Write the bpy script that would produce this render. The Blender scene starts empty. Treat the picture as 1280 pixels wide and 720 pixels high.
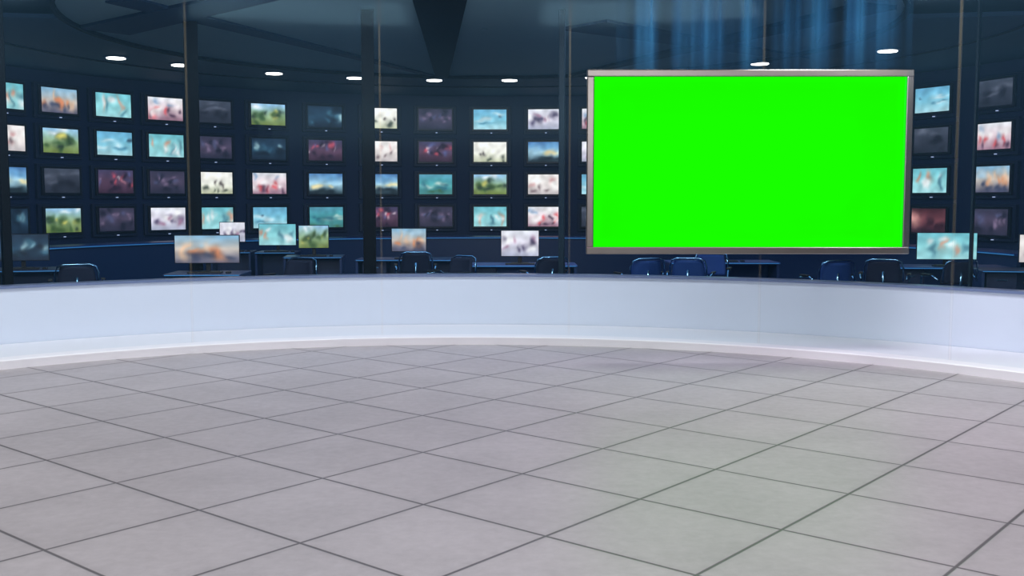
import bpy, bmesh, math, random
from mathutils import Vector, Matrix, noise as mnoise
sc=bpy.context.scene
sc.view_settings.view_transform='Standard'
sc.view_settings.look='None'
R=math.radians
def lin(c):
    return tuple((x/12.92 if x<=0.04045 else ((x+0.055)/1.055)**2.4) for x in c)
def rgb(r,g,b): return lin((r/255,g/255,b/255))
# ---------------- materials
def mat(name,col,rough=.5,metal=0,emit=None,estr=0,spec=.5,noise=0,nscale=8):
    m=bpy.data.materials.new(name); m.use_nodes=True
    nt=m.node_tree; b=nt.nodes['Principled BSDF']
    b.inputs['Base Color'].default_value=(*col,1)
    b.inputs['Roughness'].default_value=rough
    b.inputs['Metallic'].default_value=metal
    b.inputs['Specular IOR Level'].default_value=spec
    if emit:
        b.inputs['Emission Color'].default_value=(*emit,1)
        b.inputs['Emission Strength'].default_value=estr
    if noise:
        tc=nt.nodes.new('ShaderNodeTexCoord'); n=nt.nodes.new('ShaderNodeTexNoise')
        n.inputs['Scale'].default_value=nscale; n.inputs['Detail'].default_value=4
        nt.links.new(tc.outputs['Object'],n.inputs['Vector'])
        mr=nt.nodes.new('ShaderNodeMapRange'); mr.inputs[3].default_value=1-noise; mr.inputs[4].default_value=1+noise
        nt.links.new(n.outputs['Fac'],mr.inputs[0])
        vm=nt.nodes.new('ShaderNodeVectorMath'); vm.operation='SCALE'; vm.inputs[0].default_value=col
        nt.links.new(mr.outputs[0],vm.inputs['Scale']); nt.links.new(vm.outputs[0],b.inputs['Base Color'])
    return m
M={}
M['white']=mat('glossy_white_laminate',rgb(222,230,243),.25,noise=.02,nscale=2)
M['step']=mat('white_step_laminate',rgb(250,250,254),.55,noise=.02,nscale=2,spec=.3)
M['cap']=mat('grey_blue_trim',rgb(112,126,160),.3)
M['black']=mat('black_plastic',rgb(14,16,20),.45)
M['bezel']=mat('monitor_bezel',rgb(20,28,44),.35)
M['bezel2']=mat('monitor_backplate',rgb(28,44,78),.5)
M['navy']=mat('navy_wall_paint',rgb(28,48,92),.6,noise=.1,nscale=1.5)
M['mull']=mat('black_aluminium',rgb(4,5,8),.6,spec=.1)
M['thin']=mat('dark_blue_steel',rgb(24,40,52),.5,spec=.15)
M['steel']=mat('brushed_steel',rgb(145,139,135),.3,1,noise=.08,nscale=6)
M['chrome']=mat('chrome',rgb(150,205,240),.2,1)
M['desk']=mat('navy_desk_laminate',rgb(34,60,106),.35)
M['deskb']=mat('blue_console_laminate',rgb(40,78,148),.4)
M['led']=mat('cyan_led',rgb(60,140,200),.4,emit=rgb(60,140,200),estr=.5)
M['dot']=mat('status_led',rgb(200,200,220),.4,emit=rgb(170,190,230),estr=.8)
M['fabric']=mat('dark_blue_fabric',rgb(16,27,54),.85,noise=.2,nscale=60)
M['fabricb']=mat('blue_fabric',rgb(26,68,138),.8,noise=.2,nscale=60)
M['ceil']=mat('dark_ceiling_paint',rgb(30,48,64),.7)
M['ceilp']=mat('slate_ceiling_panel',rgb(106,136,146),.7,noise=.06,nscale=1,spec=.1)
M['soffit']=mat('navy_soffit',rgb(40,62,88),.7,spec=.1)
M['beam']=mat('dark_beam',rgb(16,24,30),.7,spec=.05)
M['lamp']=mat('downlight_lens',(1,1,1),.4,emit=(1,.98,.93),estr=6)
M['wall']=mat('grey_room_paint',rgb(120,126,138),.8,noise=.04)
M['green']=mat('chroma_green_screen',(0,0,0),.6,emit=rgb(24,255,0),estr=1.0,spec=0)
def picmat():
    m=bpy.data.materials.new('screen_picture'); m.use_nodes=True
    nt=m.node_tree; b=nt.nodes['Principled BSDF']
    a=nt.nodes.new('ShaderNodeAttribute'); a.attribute_name='pic'
    b.inputs['Base Color'].default_value=(0.005,.005,.005,1); b.inputs['Roughness'].default_value=.5
    hs=nt.nodes.new('ShaderNodeHueSaturation'); hs.inputs['Saturation'].default_value=.9
    nt.links.new(a.outputs['Color'],hs.inputs['Color'])
    nt.links.new(hs.outputs['Color'],b.inputs['Emission Color']); b.inputs['Emission Strength'].default_value=1.0
    return m
M['pic']=picmat()
def glassmat():
    m=bpy.data.materials.new('painted_haze_glass'); m.use_nodes=True
    nt=m.node_tree; nt.nodes.clear()
    o=nt.nodes.new('ShaderNodeOutputMaterial'); t=nt.nodes.new('ShaderNodeBsdfTransparent'); g=nt.nodes.new('ShaderNodeBsdfGlossy'); df=nt.nodes.new('ShaderNodeBsdfDiffuse')
    t.inputs[0].default_value=(.975,.985,.992,1); g.inputs['Roughness'].default_value=.12
    g.inputs['Color'].default_value=(.45,.8,1,1); df.inputs['Color'].default_value=(.22,.55,.9,1)
    mx=nt.nodes.new('ShaderNodeMixShader'); mx.inputs[0].default_value=.0018
    nt.links.new(t.outputs[0],mx.inputs[1]); nt.links.new(g.outputs[0],mx.inputs[2])
    m2=nt.nodes.new('ShaderNodeMixShader'); m2.inputs[0].default_value=.009  # bluish diffuse share puts haze into the glass colour
    nt.links.new(mx.outputs[0],m2.inputs[1]); nt.links.new(df.outputs[0],m2.inputs[2]); nt.links.new(m2.outputs[0],o.inputs[0])
    return m
M['glass']=glassmat()
def tintmat(name,col,fac):
    m=bpy.data.materials.new(name); m.use_nodes=True
    nt=m.node_tree; b=nt.nodes['Principled BSDF']
    b.inputs['Base Color'].default_value=(*col,1); b.inputs['Roughness'].default_value=.5
    b.inputs['Alpha'].default_value=fac; b.inputs['Specular IOR Level'].default_value=.1
    return m
M['edge']=tintmat('glass_edge',rgb(225,222,205),.03)
# floor
SC=(-.5,5.65)   # stage circle centre
VC=(-.4,15.5)   # video wall centre
def streakmat():  # paints blue glass reflections as streaks in colour and alpha
    m=bpy.data.materials.new('painted_blue_reflection'); m.use_nodes=True
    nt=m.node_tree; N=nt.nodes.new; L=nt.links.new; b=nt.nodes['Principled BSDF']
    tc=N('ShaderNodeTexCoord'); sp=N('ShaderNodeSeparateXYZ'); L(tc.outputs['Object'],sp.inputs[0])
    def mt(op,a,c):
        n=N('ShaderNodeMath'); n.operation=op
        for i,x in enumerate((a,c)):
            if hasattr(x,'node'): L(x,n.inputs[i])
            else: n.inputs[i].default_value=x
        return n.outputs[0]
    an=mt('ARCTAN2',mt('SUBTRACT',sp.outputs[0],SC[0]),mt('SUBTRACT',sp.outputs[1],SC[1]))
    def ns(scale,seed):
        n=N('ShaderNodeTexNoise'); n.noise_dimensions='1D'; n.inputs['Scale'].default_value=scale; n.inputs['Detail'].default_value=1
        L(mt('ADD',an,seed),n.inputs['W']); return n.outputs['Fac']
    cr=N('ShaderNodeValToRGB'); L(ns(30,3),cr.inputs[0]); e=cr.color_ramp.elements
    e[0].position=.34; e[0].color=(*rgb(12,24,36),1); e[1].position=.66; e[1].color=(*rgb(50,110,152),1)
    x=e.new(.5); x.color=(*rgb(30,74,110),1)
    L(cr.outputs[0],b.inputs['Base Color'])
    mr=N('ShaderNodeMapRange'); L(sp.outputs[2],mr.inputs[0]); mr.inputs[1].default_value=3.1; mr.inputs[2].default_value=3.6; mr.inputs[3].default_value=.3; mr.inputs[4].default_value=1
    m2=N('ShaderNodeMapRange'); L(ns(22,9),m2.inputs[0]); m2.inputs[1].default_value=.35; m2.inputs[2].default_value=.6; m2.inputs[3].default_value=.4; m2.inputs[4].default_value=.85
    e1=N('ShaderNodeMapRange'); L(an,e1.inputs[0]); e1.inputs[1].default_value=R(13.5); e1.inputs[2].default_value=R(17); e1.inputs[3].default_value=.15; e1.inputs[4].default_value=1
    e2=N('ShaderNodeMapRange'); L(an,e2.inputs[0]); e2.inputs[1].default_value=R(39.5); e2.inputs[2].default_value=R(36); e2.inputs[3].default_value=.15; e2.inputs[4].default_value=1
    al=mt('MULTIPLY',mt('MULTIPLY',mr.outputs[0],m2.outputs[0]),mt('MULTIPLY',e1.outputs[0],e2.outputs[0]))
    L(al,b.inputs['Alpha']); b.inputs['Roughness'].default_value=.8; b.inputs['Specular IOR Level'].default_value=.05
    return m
M['streak']=streakmat()
def floormat():
    m=bpy.data.materials.new('stone_tile_floor'); m.use_nodes=True
    nt=m.node_tree; N=nt.nodes.new; L=nt.links.new; b=nt.nodes['Principled BSDF']
    tc=N('ShaderNodeTexCoord')
    def math_(op,a,bb=None,c=None):
        n=N('ShaderNodeMath'); n.operation=op
        for i,x in enumerate((a,bb,c)):
            if x is None: continue
            if hasattr(x,'node'): L(x,n.inputs[i])
            else: n.inputs[i].default_value=x
        return n.outputs[0]
    sp=N('ShaderNodeSeparateXYZ'); L(tc.outputs['Object'],sp.inputs[0])
    ox,oy=.73,5.90; T=.87; th=R(40)
    dx=math_('SUBTRACT',sp.outputs[0],ox); dy=math_('SUBTRACT',sp.outputs[1],oy)
    s,c=math.sin(th)/T,math.cos(th)/T
    u=math_('ADD',math_('MULTIPLY',dx,s),math_('MULTIPLY',dy,c))
    v=math_('SUBTRACT',math_('MULTIPLY',dx,c),math_('MULTIPLY',dy,s))
    def dist(w):
        f=math_('FRACT',math_('ADD',w,50.5)); return math_('ABSOLUTE',math_('SUBTRACT',f,.5))
    d=math_('MINIMUM',dist(u),dist(v))
    mr=N('ShaderNodeMapRange'); mr.interpolation_type='SMOOTHSTEP'; L(d,mr.inputs[0])
    mr.inputs[1].default_value=.005; mr.inputs[2].default_value=.015
    soft=N('ShaderNodeMapRange'); L(d,soft.inputs[0]); soft.inputs[1].default_value=.0; soft.inputs[2].default_value=.06
    soft.inputs[3].default_value=.9; soft.inputs[4].default_value=1
    n1=N('ShaderNodeTexNoise'); n1.inputs['Scale'].default_value=1.3; n1.inputs['Detail'].default_value=6; n1.inputs['Roughness'].default_value=.6
    n2=N('ShaderNodeTexNoise'); n2.inputs['Scale'].default_value=14; n2.inputs['Detail'].default_value=7; n2.inputs['Roughness'].default_value=.65
    L(tc.outputs['Object'],n1.inputs['Vector']); L(tc.outputs['Object'],n2.inputs['Vector'])
    cb=N('ShaderNodeCombineXYZ'); L(math_('FLOOR',math_('ADD',u,50)),cb.inputs[0]); L(math_('FLOOR',math_('ADD',v,50)),cb.inputs[1])
    wn=N('ShaderNodeTexWhiteNoise'); L(cb.outputs[0],wn.inputs['Vector'])
    f=math_('ADD',math_('MULTIPLY',math_('SUBTRACT',n1.outputs['Fac'],.5),.42),math_('MULTIPLY',math_('SUBTRACT',n2.outputs['Fac'],.5),.4))
    f=math_('ADD',f,math_('MULTIPLY',math_('SUBTRACT',wn.outputs['Value'],.5),.05))
    f=math_('MULTIPLY',math_('ADD',f,1),soft.outputs[0])
    vm=N('ShaderNodeVectorMath'); vm.operation='SCALE'; vm.inputs[0].default_value=rgb(178,173,176); L(f,vm.inputs['Scale'])
    mx=N('ShaderNodeMix'); mx.data_type='RGBA'; L(mr.outputs[0],mx.inputs[0]); mx.inputs[6].default_value=(*rgb(98,95,98),1); L(vm.outputs[0],mx.inputs[7])
    vx=math_('SUBTRACT',sp.outputs[0],SC[0]); vy=math_('SUBTRACT',sp.outputs[1],SC[1])
    rr=math_('SQRT',math_('ADD',math_('MULTIPLY',vx,vx),math_('MULTIPLY',vy,vy)))
    out=math_('GREATER_THAN',rr,8.0)
    m2=N('ShaderNodeMix'); m2.data_type='RGBA'; L(out,m2.inputs[0]); L(mx.outputs[2],m2.inputs[6]); m2.inputs[7].default_value=(*rgb(26,40,80),1)
    L(m2.outputs[2],b.inputs['Base Color'])
    b.inputs['Roughness'].default_value=.42; b.inputs['Specular IOR Level'].default_value=.35
    bp=N('ShaderNodeBump'); bp.inputs['Strength'].default_value=.3; bp.inputs['Distance'].default_value=.01; L(mr.outputs[0],bp.inputs['Height']); L(bp.outputs[0],b.inputs['Normal'])
    return m
M['floor']=floormat()
# ---------------- mesh builder
class MB:
    def __init__(s): s.v=[];s.f=[];s.m=[];s.mats=[];s.col={};s.smooth=[]
    def mi(s,k):
        if k not in s.mats: s.mats.append(k)
        return s.mats.index(k)
    def add(s,vs,fs,k,T=None,smooth=False):
        o=len(s.v); i=s.mi(k)
        for p in vs:
            p=Vector(p)
            if T is not None: p=T@p
            s.v.append(p)
        for f in fs: s.f.append([o+a for a in f]); s.m.append(i); s.smooth.append(smooth)
        return o
    def box(s,c,d,k,T=None,rz=0,rx=0,bev=0):
        bm=bmesh.new(); bmesh.ops.create_cube(bm,size=1)
        bmesh.ops.scale(bm,vec=d,verts=bm.verts)
        if bev: bmesh.ops.bevel(bm,geom=bm.edges[:],offset=bev,segments=2,affect='EDGES',profile=.5)
        X=Matrix.Translation(c)@Matrix.Rotation(rz,4,'Z')@Matrix.Rotation(rx,4,'X')
        if T is not None: X=T@X
        bm.verts.index_update()
        s.add([v.co for v in bm.verts],[[v.index for v in f.verts] for f in bm.faces],k,X); bm.free()
    def cyl(s,p,r0,r1,h,k,T=None,n=20):
        vs=[];
        for j,(r,z) in enumerate(((r0,0),(r1,h))):
            for i in range(n):
                a=2*math.pi*i/n; vs.append((p[0]+r*math.cos(a),p[1]+r*math.sin(a),p[2]+z))
        fs=[[i,(i+1)%n,n+(i+1)%n,n+i] for i in range(n)]
        s.add(vs,fs,k,T,True)
        s.add(vs[n:],[list(range(n))],k,T); s.add(vs[:n],[list(range(n))[::-1]],k,T)
    def tube(s,pts,r,k,T=None,n=8):
        pts=[Vector(p) for p in pts]; vs=[]
        for i,p in enumerate(pts):
            d=(pts[min(i+1,len(pts)-1)]-pts[max(i-1,0)]).normalized()
            up=Vector((0,0,1)) if abs(d.z)<.95 else Vector((1,0,0))
            a=d.cross(up).normalized(); b=d.cross(a)
            for j in range(n):
                t=2*math.pi*j/n; vs.append(p+r*(a*math.cos(t)+b*math.sin(t)))
        fs=[]
        for i in range(len(pts)-1):
            for j in range(n): fs.append([i*n+j,i*n+(j+1)%n,(i+1)*n+(j+1)%n,(i+1)*n+j])
        fs.append(list(range(n))[::-1]); fs.append([(len(pts)-1)*n+j for j in range(n)])
        s.add(vs,fs,k,T,True)
    def sweep(s,c,prof,a0,a1,k,n=96,smooth=False):
        vs=[];m=len(prof)
        for i in range(n+1):
            a=R(a0+(a1-a0)*i/n); sn,cs=math.sin(a),math.cos(a)
            for r,z in prof: vs.append((c[0]+r*sn,c[1]+r*cs,z))
        fs=[]
        for i in range(n):
            for j in range(m): fs.append([i*m+j,i*m+(j+1)%m,(i+1)*m+(j+1)%m,(i+1)*m+j])
        fs.append(list(range(m))[::-1]); fs.append([n*m+j for j in range(m)])
        s.add(vs,fs,k,None,smooth)
    def arc(s,c,r0,r1,z0,z1,a0,a1,k,n=96):
        s.sweep(c,((r0,z0),(r0,z1),(r1,z1),(r1,z0)),a0,a1,k,n)
    def pic(s,w,h,T,typ,seed,nx=30,ny=18):
        fn=picture(typ,seed); vs=[];cs=[]
        for j in range(ny+1):
            for i in range(nx+1):
                u,v=i/nx,j/ny; vs.append(((u-.5)*w,0,(v-.5)*h)); cs.append(fn(u,v))
        fs=[[j*(nx+1)+i,j*(nx+1)+i+1,(j+1)*(nx+1)+i+1,(j+1)*(nx+1)+i] for j in range(ny) for i in range(nx)]
        o=s.add(vs,fs,'pic',T,True)
        for i,c in enumerate(cs): s.col[o+i]=c
    def build(s,name,loc=(0,0,0),rz=0):
        me=bpy.data.meshes.new(name); me.from_pydata([tuple(v) for v in s.v],[],s.f)
        for k in s.mats: me.materials.append(M[k])
        me.polygons.foreach_set('material_index',s.m); me.polygons.foreach_set('use_smooth',s.smooth)
        if s.col:
            at=me.color_attributes.new('pic','FLOAT_COLOR','POINT')
            for i,c in s.col.items(): at.data[i].color=(*c,1)
        bm=bmesh.new(); bm.from_mesh(me)
        if not s.col: bmesh.ops.recalc_face_normals(bm,faces=bm.faces)
        bm.to_mesh(me); bm.free()
        o=bpy.data.objects.new(name,me); sc.collection.objects.link(o); o.location=loc; o.rotation_euler[2]=rz
        return o
# ---------------- pictures
PT={
'T':((95,190,205),(130,210,215),(150,215,220),[((215,140,110),2,(.05,.2),(.3,.7)),((235,240,240),3,(.06,.15),(.2,.8)),((60,120,140),2,(.05,.2),(.1,.5))]),
'C':((120,175,210),(200,190,180),(80,80,105),[((225,125,60),4,(.05,.14),(.3,.5)),((235,190,150),3,(.05,.2),(.4,.7)),((50,60,90),7,(.06,.1),(.05,.35)),((160,195,215),3,(.1,.1),(.6,.9))]),
'S':((85,170,210),(110,195,220),(160,210,220),[((50,120,150),2,(.1,.04),(.2,.4)),((200,228,235),3,(.15,.08),(.3,.8)),((40,60,80),1,(.04,.06),(.6,.7))]),
'R':((230,232,238),(230,205,212),(150,110,130),[((220,50,60),4,(.05,.12),(.2,.6)),((250,245,245),6,(.09,.12),(.3,.9)),((60,35,60),4,(.05,.1),(.1,.5)),((120,160,200),2,(.06,.1),(.4,.9))]),
'G':((60,68,85),(48,54,70),(34,40,54),[((85,92,110),4,(.15,.08),(.4,.9)),((24,28,40),5,(.1,.12),(.1,.6))]),
'N':((140,195,235),(150,185,140),(110,130,50),[((45,80,35),6,(.08,.16),(.1,.6)),((225,215,90),3,(.07,.1),(.3,.7)),((30,50,40),4,(.07,.12),(.1,.7)),((240,245,250),2,(.1,.08),(.8,.95))]),
'D':((18,42,66),(25,62,88),(14,30,50),[((170,215,225),3,(.05,.1),(.4,.7)),((10,20,34),4,(.1,.14),(.1,.9)),((45,100,125),4,(.08,.12),(.2,.8))]),
'W':((250,248,240),(248,248,235),(190,195,160),[((50,60,50),4,(.05,.1),(.05,.35)),((60,50,50),2,(.04,.1),(.3,.5)),((255,252,240),3,(.12,.14),(.5,.9))]),
'P':((50,48,72),(70,60,85),(38,38,60),[((120,100,130),5,(.05,.09),(.3,.8)),((22,26,44),5,(.07,.12),(.1,.9)),((75,80,120),3,(.07,.1),(.4,.8))]),
'K':((228,230,240),(220,215,230),(170,175,200),[((60,50,85),5,(.06,.12),(.2,.7)),((255,255,255),4,(.09,.12),(.3,.9)),((170,120,150),3,(.05,.1),(.3,.7))]),
'Q':((60,55,90),(90,60,85),(50,30,50),[((205,50,75),4,(.05,.09),(.3,.8)),((220,200,210),4,(.03,.07),(.4,.8)),((28,20,40),6,(.06,.1),(.1,.9)),((80,90,150),3,(.05,.09),(.4,.9))]),
'U':((50,115,180),(160,210,232),(30,50,60),[((245,225,160),3,(.12,.08),(.35,.5)),((22,36,44),7,(.1,.08),(.02,.2)),((80,150,200),2,(.15,.1),(.7,.9))]),
'E':((70,155,180),(50,160,165),(60,130,130),[((200,225,215),3,(.12,.06),(.3,.6)),((25,100,120),4,(.1,.1),(.2,.6)),((50,95,60),2,(.12,.08),(.0,.15))]),
'B':((245,238,235),(240,230,225),(200,190,190),[((215,150,150),3,(.06,.1),(.3,.7)),((255,252,248),4,(.12,.14),(.3,.9)),((120,100,105),3,(.05,.1),(.1,.5))]),
'O':((60,25,35),(120,60,70),(40,20,35),[((230,160,150),2,(.1,.22),(.4,.6)),((40,18,30),4,(.08,.2),(.1,.9))]),
}
def picture(t,seed):
    rg=random.Random(seed); top,mid,bot,bl=PT[t]
    L=[]
    for col,n,(su,sv),(v0,v1) in bl:
        for _ in range(n): L.append((rg.uniform(.06,.94),rg.uniform(v0,v1),su*rg.uniform(.7,1.6),sv*rg.uniform(.7,1.6),col))
    rg.shuffle(L)
    def fn(u,v):
        w1=mnoise.noise_vector((u*3.2,v*2.2,seed*1.37))*.13+mnoise.noise_vector((u*8,v*5,seed*2.1))*.05
        g=1+.16*mnoise.noise((u*6,v*4,seed*.77))
        u+=w1.x; v=min(1,max(0,v+w1.y*.9))
        if v>.5: k=(v-.5)*2; c=[mid[i]*(1-k)+top[i]*k for i in range(3)]
        else: k=v*2; c=[bot[i]*(1-k)+mid[i]*k for i in range(3)]
        for (bu,bv,su,sv,col) in L:
            w=.85*math.exp(-(((u-bu)/su)**2+((v-bv)/sv)**2)); c=[c[i]*(1-w)+col[i]*w for i in range(3)]
        return rgb(*[min(255,x*g) for x in c])
    return fn
# ---------------- room shell
CZ=4.2
b=MB(); b.box((0,10.5,-.05),(24,32,.1),'floor'); b.build('floor')
b=MB(); b.box((0,10.5,CZ+.15),(24,32,.1),'ceil')
b.build('ceiling')
for nm,c,d in (('wall_left',(-11.9,10.5,2.1),(.2,31.6,4.2)),('wall_right',(11.9,10.5,2.1),(.2,31.6,4.2)),('wall_back',(0,-5.4,2.1),(24,.2,4.2)),('wall_front',(0,26.4,2.1),(24,.2,4.2))):
    b=MB(); b.box(c,d,'wall' if nm=='wall_back' else 'navy'); b.build(nm)
# ceiling panels newsroom
b=MB()
b.arc(VC,5.75,9.68,4.14,4.2,-100,100,'soffit')
b.arc(VC,5.70,5.76,4.10,4.2,-180,180,'beam',140)
b.arc(VC,7.55,7.6,4.12,4.15,-95,95,'beam')
def wedge(p0,w0,p1,w1,k,z0=4.09,z1=4.2):
    p0=Vector((*p0,0));p1=Vector((*p1,0)); d=(p1-p0).normalized(); nn=Vector((d.y,-d.x,0))
    q=[p0-nn*w0/2,p0+nn*w0/2,p1+nn*w1/2,p1-nn*w1/2]
    vs=[(a.x,a.y,z0) for a in q]+[(a.x,a.y,z1) for a in q]
    b.add(vs,[[0,1,2,3],[7,6,5,4],[0,4,5,1],[1,5,6,2],[2,6,7,3],[3,7,4,0]],k)
b.arc(VC,0.05,5.70,4.16,4.2,-180,180,'ceilp',120)
wedge((-.86,12.8),.66,(-1.38,21.1),.24,'beam')
wedge((-4.8,13.2),.5,(-1.6,21.0),.12,'soffit',4.13)
wedge((4.6,13.5),.6,(1.2,20.9),.15,'beam',4.11)
wedge((-5.9,15.5),.8,(-2.4,12.3),.5,'soffit',4.12)
wedge((1.0,15.0),.9,(5.0,18.5),.3,'soffit',4.12)
b.build('ceiling_soffit_panels')
# downlights
b=MB()
for x,y in ((-6.75,18.25),(-5.95,19.2),(-4.55,20.45),(-3.12,21.2),(-1.57,21.6),(-.05,21.6),(1.6,21.1),(3.13,20),(4.4,19),(6.1,17.4)):
    b.cyl((x,y,4.115),.2,.2,.03,'soffit',n=28); b.cyl((x,y,4.10),.155,.155,.02,'lamp',n=28)
b.build('ceiling_downlights')
# ---------------- stage plinth + parapet
b=MB()
prof=[(6.71,0),(6.70,.085),(6.705,.092),(6.715,.095),(7.96,.095),(7.96,0)]
b.sweep(SC,prof,-112,112,'step',160); b.build('curved_stage_step')
b=MB(); b.arc(SC,7.97,8.13,0,.715,-112,112,'white',160); b.arc(SC,7.94,8.16,.715,.745,-112,112,'cap',160)
b.build('curved_parapet_wall')
# glass panels
GA=[-80.9,-62.9,-44.8,-26.7,-8.7,9.8,28.2,45.2,63.2,81.2]
b=MB()
for i in range(len(GA)-1): b.arc(SC,6.9,6.912,.1,CZ+.1,GA[i]+.08,GA[i+1]-.08,'glass',14)
for a in GA: b.arc(SC,6.89,6.92,.1,CZ+.1,a-.09,a+.09,'edge',1)
b.build('curved_glass_partition')
# mullions
for a,w,r in ((-58,.12,8.4),(-39.3,.10,8.4),(-23.4,.18,9.8),(-9.45,.165,8.4),(7.9,.075,8.4),(39.6,.03,9.8),(56,.12,8.4)):
    b=MB(); x,y=SC[0]+r*math.sin(R(a)),SC[1]+r*math.cos(R(a))
    k='mull' if w>=.1 else 'thin'
    b.box((0,0,(CZ+.1)/2),(w,.1,CZ+.1),k,bev=.008); b.box((0,0,.02),(w+.08,.18,.04),k)
    b.build('window_mullion',(x,y,0),-R(a))
# sheer sheet, added: its colour paints blue reflections of the glass
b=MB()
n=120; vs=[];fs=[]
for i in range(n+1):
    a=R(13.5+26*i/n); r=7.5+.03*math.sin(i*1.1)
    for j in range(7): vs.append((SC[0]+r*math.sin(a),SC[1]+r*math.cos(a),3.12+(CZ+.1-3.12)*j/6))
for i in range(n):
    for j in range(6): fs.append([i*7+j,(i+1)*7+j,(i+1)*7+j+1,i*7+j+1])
b.add(vs,fs,'streak',None,True)
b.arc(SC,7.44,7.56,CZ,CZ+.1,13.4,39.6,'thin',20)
b.build('blue_reflection_sheet')
# ---------------- green TV
W,H=3.33,1.88; tx,ty,tz=2.43,10.9,2.085
b=MB()
b.box((0,.05,0),(W-.05,.08,H-.05),'black',bev=.01)
f=.074
def bar(c,d): b.box(c,d,'steel',bev=.01)
bar((0,0,H/2-f/2),(W,.06,f)); bar((0,0,-H/2+f/2),(W,.06,f)); bar((-W/2+f/2,0,0),(f,.06,H-2*f+.01)); bar((W/2-f/2,0,0),(f,.06,H-2*f+.01))
b.box((0,-.005,0),(W-2*f+.01,.03,H-2*f+.01),'green')
gx,gy=SC[0]+6.88*math.sin(R(28.2))-tx,SC[1]+6.88*math.cos(R(28.2))-ty
b.box((gx,.12,0),(.6,.06,.5),'black',bev=.01)
for z in (-.18,.18): b.tube([(gx,.12,z),(gx,gy,z)],.03,'black')
b.box((gx,gy-.03,0),(.12,.04,.6),'black')
b.build('wall_mounted_green_screen_tv',(tx,ty,tz))
# ---------------- video wall
b=MB(); b.arc(VC,9.70,9.8,0,CZ+.1,-100,100,'navy',140)
b.build('wall_curved_video')
cols=[(-74,'GRPD'),(-66.5,'TBUD'),(-59.5,'CNGN'),(-52.4,'TSQP'),(-45.5,'RTPK'),(-39,'GPWT'),(-31.6,'NDRS'),(-23.8,'DQUE'),(-16.1,'WBUQ'),(-8.4,'PQEP'),(-.7,'SWNT'),(7,'KUBR'),
(14.6,'RKSG'),(22.3,'TGCP'),(30,'SNGT'),(37.6,'GRUQ'),(45.3,'WSDK'),(53,'QTNR'),(60.8,'SGTO'),(69.4,'GRCP'),(76.5,'TNUD')]
b=MB(); S=.76
for ci,(a,tt) in enumerate(cols):
    for ri in range(4):
        z=1.7-.52*S+(3-ri)*S; r=9.60
        T=Matrix.Translation((VC[0]+r*math.sin(R(a)),VC[1]+r*math.cos(R(a)),z))@Matrix.Rotation(-R(a),4,'Z')
        b.box((0,.04,-.01),(1.0,.08,.66),'bezel2',T,bev=.01)
        b.box((0,-.02,0),(.86,.06,.55),'bezel',T,bev=.01)
        b.pic(.77,.46,T@Matrix.Translation((0,-.054,.005)),tt[ri],ci*7+ri*131+3)
        b.box((.03,-.03,-.31),(.04,.03,.015),'dot',T); b.box((-.05,-.045,-.295),(.12,.01,.012),'bezel',T)
b.build('video_wall_monitors')
# curved console in front of video wall
b=MB(); b.arc(VC,8.2,8.26,0,.84,-85,85,'desk',110); b.arc(VC,8.15,8.9,.84,.88,-85,85,'deskb',110); b.arc(VC,8.84,8.9,0,.84,-85,85,'desk',110)
b.arc(VC,8.13,8.15,.85,.862,-85,85,'led',110)
b.build('curved_console_counter')
# ---------------- workstations
def desk(x,y,rz,w=1.7,blue=False):
    b=MB(); k='deskb' if blue else 'desk'
    b.box((0,0,.725),(w,.75,.03),k,bev=.006)
    for sx in (-1,1): b.box((sx*(w/2-.03),0,.355),(.04,.7,.71),'desk',bev=.004)
    b.box((0,.2,.46),(w-.1,.02,.45),k)
    b.box((0,-.376,.725),(w-.04,.006,.008),'led')
    if w>.9:
        b.box((-w/2+.3,.05,.45),(.4,.55,.5),'bezel2',bev=.01)
        for i in range(3): b.box((-w/2+.3,-.235,.6-.16*i),(.14,.02,.015),'chrome')
    b.box((.0,-.18,.75),(.44,.15,.02),'black',bev=.005)
    b.box((.3,-.18,.75),(.06,.1,.025),'black',bev=.008)
    b.build('workstation_desk',(x,y,0),rz)
def monitor(x,y,w,h,zb,typ,seed,rz):
    b=MB(); zc=zb+h/2
    b.box((0,.025,zc),(w+.02,.03,h+.02),'bezel',bev=.006)
    b.box((0,.06,zc),(w*.5,.05,h*.5),'black',bev=.015)
    b.pic(w,h,Matrix.Translation((0,.007,zc)),typ,seed)
    b.box((0,.07,.745+(zc-.745)/2),(.06,.03,zc-.745),'black',bev=.005)
    b.box((0,.06,.75),(.26,.2,.016),'black',bev=.005)
    b.build('desktop_monitor',(x,y,0),rz)
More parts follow.
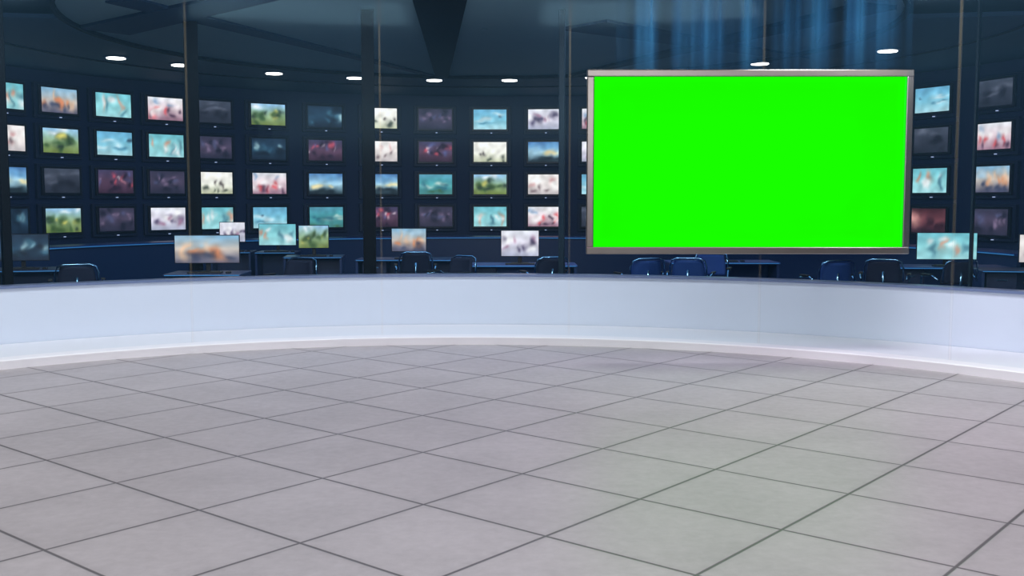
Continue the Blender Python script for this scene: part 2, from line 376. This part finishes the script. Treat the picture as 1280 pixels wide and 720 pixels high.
def chair(x,y,rz,blue=False):
    b=MB(); k='fabricb' if blue else 'fabric'
    for i in range(5):
        a=2*math.pi*i/5+.3; c,s=math.cos(a),math.sin(a)
        b.tube([(0,0,.12),(.15*c,.15*s,.11),(.3*c,.3*s,.075)],.02,'chrome')
        T=Matrix.Translation((.3*c,.3*s,.03))@Matrix.Rotation(math.pi/2,4,'X'); b.cyl((0,0,-.02),.03,.03,.04,'black',T,12)
    b.cyl((0,0,.1),.03,.025,.32,'chrome')
    b.box((0,0,.43),(.3,.3,.03),'black'); b.box((0,0,.48),(.5,.48,.08),k,bev=.03)
    n=8; vs=[];fs=[]
    for j in range(n+1):
        t=j/n; z=.58+.3*t
        for i in range(n+1):
            u=i/n*2-1; ww=.23*(1-.18*t*t); vs.append((u*ww,-.25-.06*t+.05*u*u,z))
    m0=len(vs); vs+= [(p[0],p[1]-.04,p[2]) for p in vs]
    for j in range(n):
        for i in range(n):
            a0=j*(n+1)+i; q=[a0,a0+1,a0+n+2,a0+n+1]; fs.append(q); fs.append([x+m0 for x in q][::-1])
    for i in range(n):
        fs.append([i,i+1,m0+i+1,m0+i]); e=n*(n+1)+i; fs.append([e,e+1,m0+e+1,m0+e])
        l=i*(n+1); fs.append([l,l+n+1,m0+l+n+1,m0+l]); l+=n; fs.append([l,l+n+1,m0+l+n+1,m0+l])
    b.add(vs,fs,k,None,True)
    b.tube([(0,-.12,.43),(0,-.27,.45),(0,-.32,.55),(0,-.33,.75)],.018,'chrome')
    b.tube([(-.25,-.3,.62),(-.25,-.31,.8),(-.22,-.33,.88),(-.15,-.35,.91),(.15,-.35,.91),(.22,-.33,.88),(.25,-.31,.8),(.25,-.3,.62)],.012,'chrome')
    for sx in (-1,1):
        b.tube([(sx*.24,.1,.44),(sx*.31,.12,.5),(sx*.31,.1,.67),(sx*.31,-.15,.69),(sx*.29,-.25,.64)],.014,'chrome')
        b.box((sx*.31,-.02,.7),(.05,.24,.025),'black',bev=.008)
    b.build('office_chair',(x,y,0),rz)
for i,(x,y,w,h,zb,t,rz) in enumerate(((-6.85,14.75,.68,.36,.86,'D',.25),(-4.05,14.0,.84,.36,.87,'C',.05),(-5.27,19.9,.46,.36,.92,'K',.1),(-4.4,19.8,.68,.39,.86,'T',.05),
   (-3.42,18.2,.5,.38,.88,'N',.1),(-1.7,17.4,.56,.37,.86,'C',0),(.12,15.9,.56,.38,.86,'K',0),(6.35,15.4,.84,.38,.84,'T',-.1),(7.35,14.6,.6,.38,.84,'B',-.2),(3.3,16.6,.56,.38,.86,'S',0))):
    monitor(x,y,w,h,zb,t,900+i,rz); desk(x,y+.05,rz,{1:1.0,2:.76,3:.76,4:1.0}.get(i,1.7),blue=i in(6,7,9))
for x,y,rz,bl in ((-5.5,13.3,.4,0),(-3.0,14.1,math.pi-.4,0),(-1.5,16.4,.1,0),(.45,14.95,.35,0),(-.9,14.7,2.4,0),(1.75,14.6,.3,1),(2.5,14.7,-.3,1),(2.9,15.6,2.8,1),(4.2,14.1,.2,1),(5.1,14.4,-.4,0),(5.9,14.3,.2,0),(6.5,12.6,-.5,0)):
    chair(x,y,rz,bl)
# ---------------- lights
def area(name,loc,rot,sx,sy,P,col=(1,1,1)):
    l=bpy.data.lights.new(name,'AREA'); l.shape='RECTANGLE'; l.size=sx; l.size_y=sy; l.energy=P; l.color=col
    o=bpy.data.objects.new(name,l); sc.collection.objects.link(o); o.location=loc; o.rotation_euler=rot; return o
area('added_overhead_light',(-.2,3.6,4.1),(0,0,0),11,8.6,340,(1,.99,.99))  # unseen source, added above the stage to light the floor
area('added_front_light',(-.2,-2.5,3.7),(R(68),0,0),9,1.2,240,(.96,.98,1))  # unseen, added behind the camera to light upright faces
for a in (-75,-45,-15,15,45,75):
    r=5.7
    area('added_parapet_light',(SC[0]+r*math.sin(R(a)),SC[1]+r*math.cos(R(a)),4.08),(R(23),0,-R(a)),1.8,.6,{15:76,45:78}.get(a,64),(.97,.98,1))  # unseen lights added to brighten the parapet and step
area('added_magenta_fill',(2.4,8.6,4.1),(R(-15),0,0),3.2,1.2,23,(1,.02,.9))  # unseen, added to cancel the green spill from the TV
area('added_blue_fill',(-.4,16.5,4.05),(0,0,0),9,5,115,(.36,.62,1))  # unseen area light added to make the newsroom bluer
w=bpy.data.worlds.new('World'); sc.world=w; w.use_nodes=True
w.node_tree.nodes['Background'].inputs[0].default_value=(.05,.07,.1,1)
# ---------------- camera
cd=bpy.data.cameras.new('camera'); co=bpy.data.objects.new('camera',cd); sc.collection.objects.link(co)
co.location=(0,0,1.7); co.rotation_euler=(R(90-4.76),0,0); cd.sensor_width=36; cd.lens=37.1; cd.clip_end=200
sc.camera=co
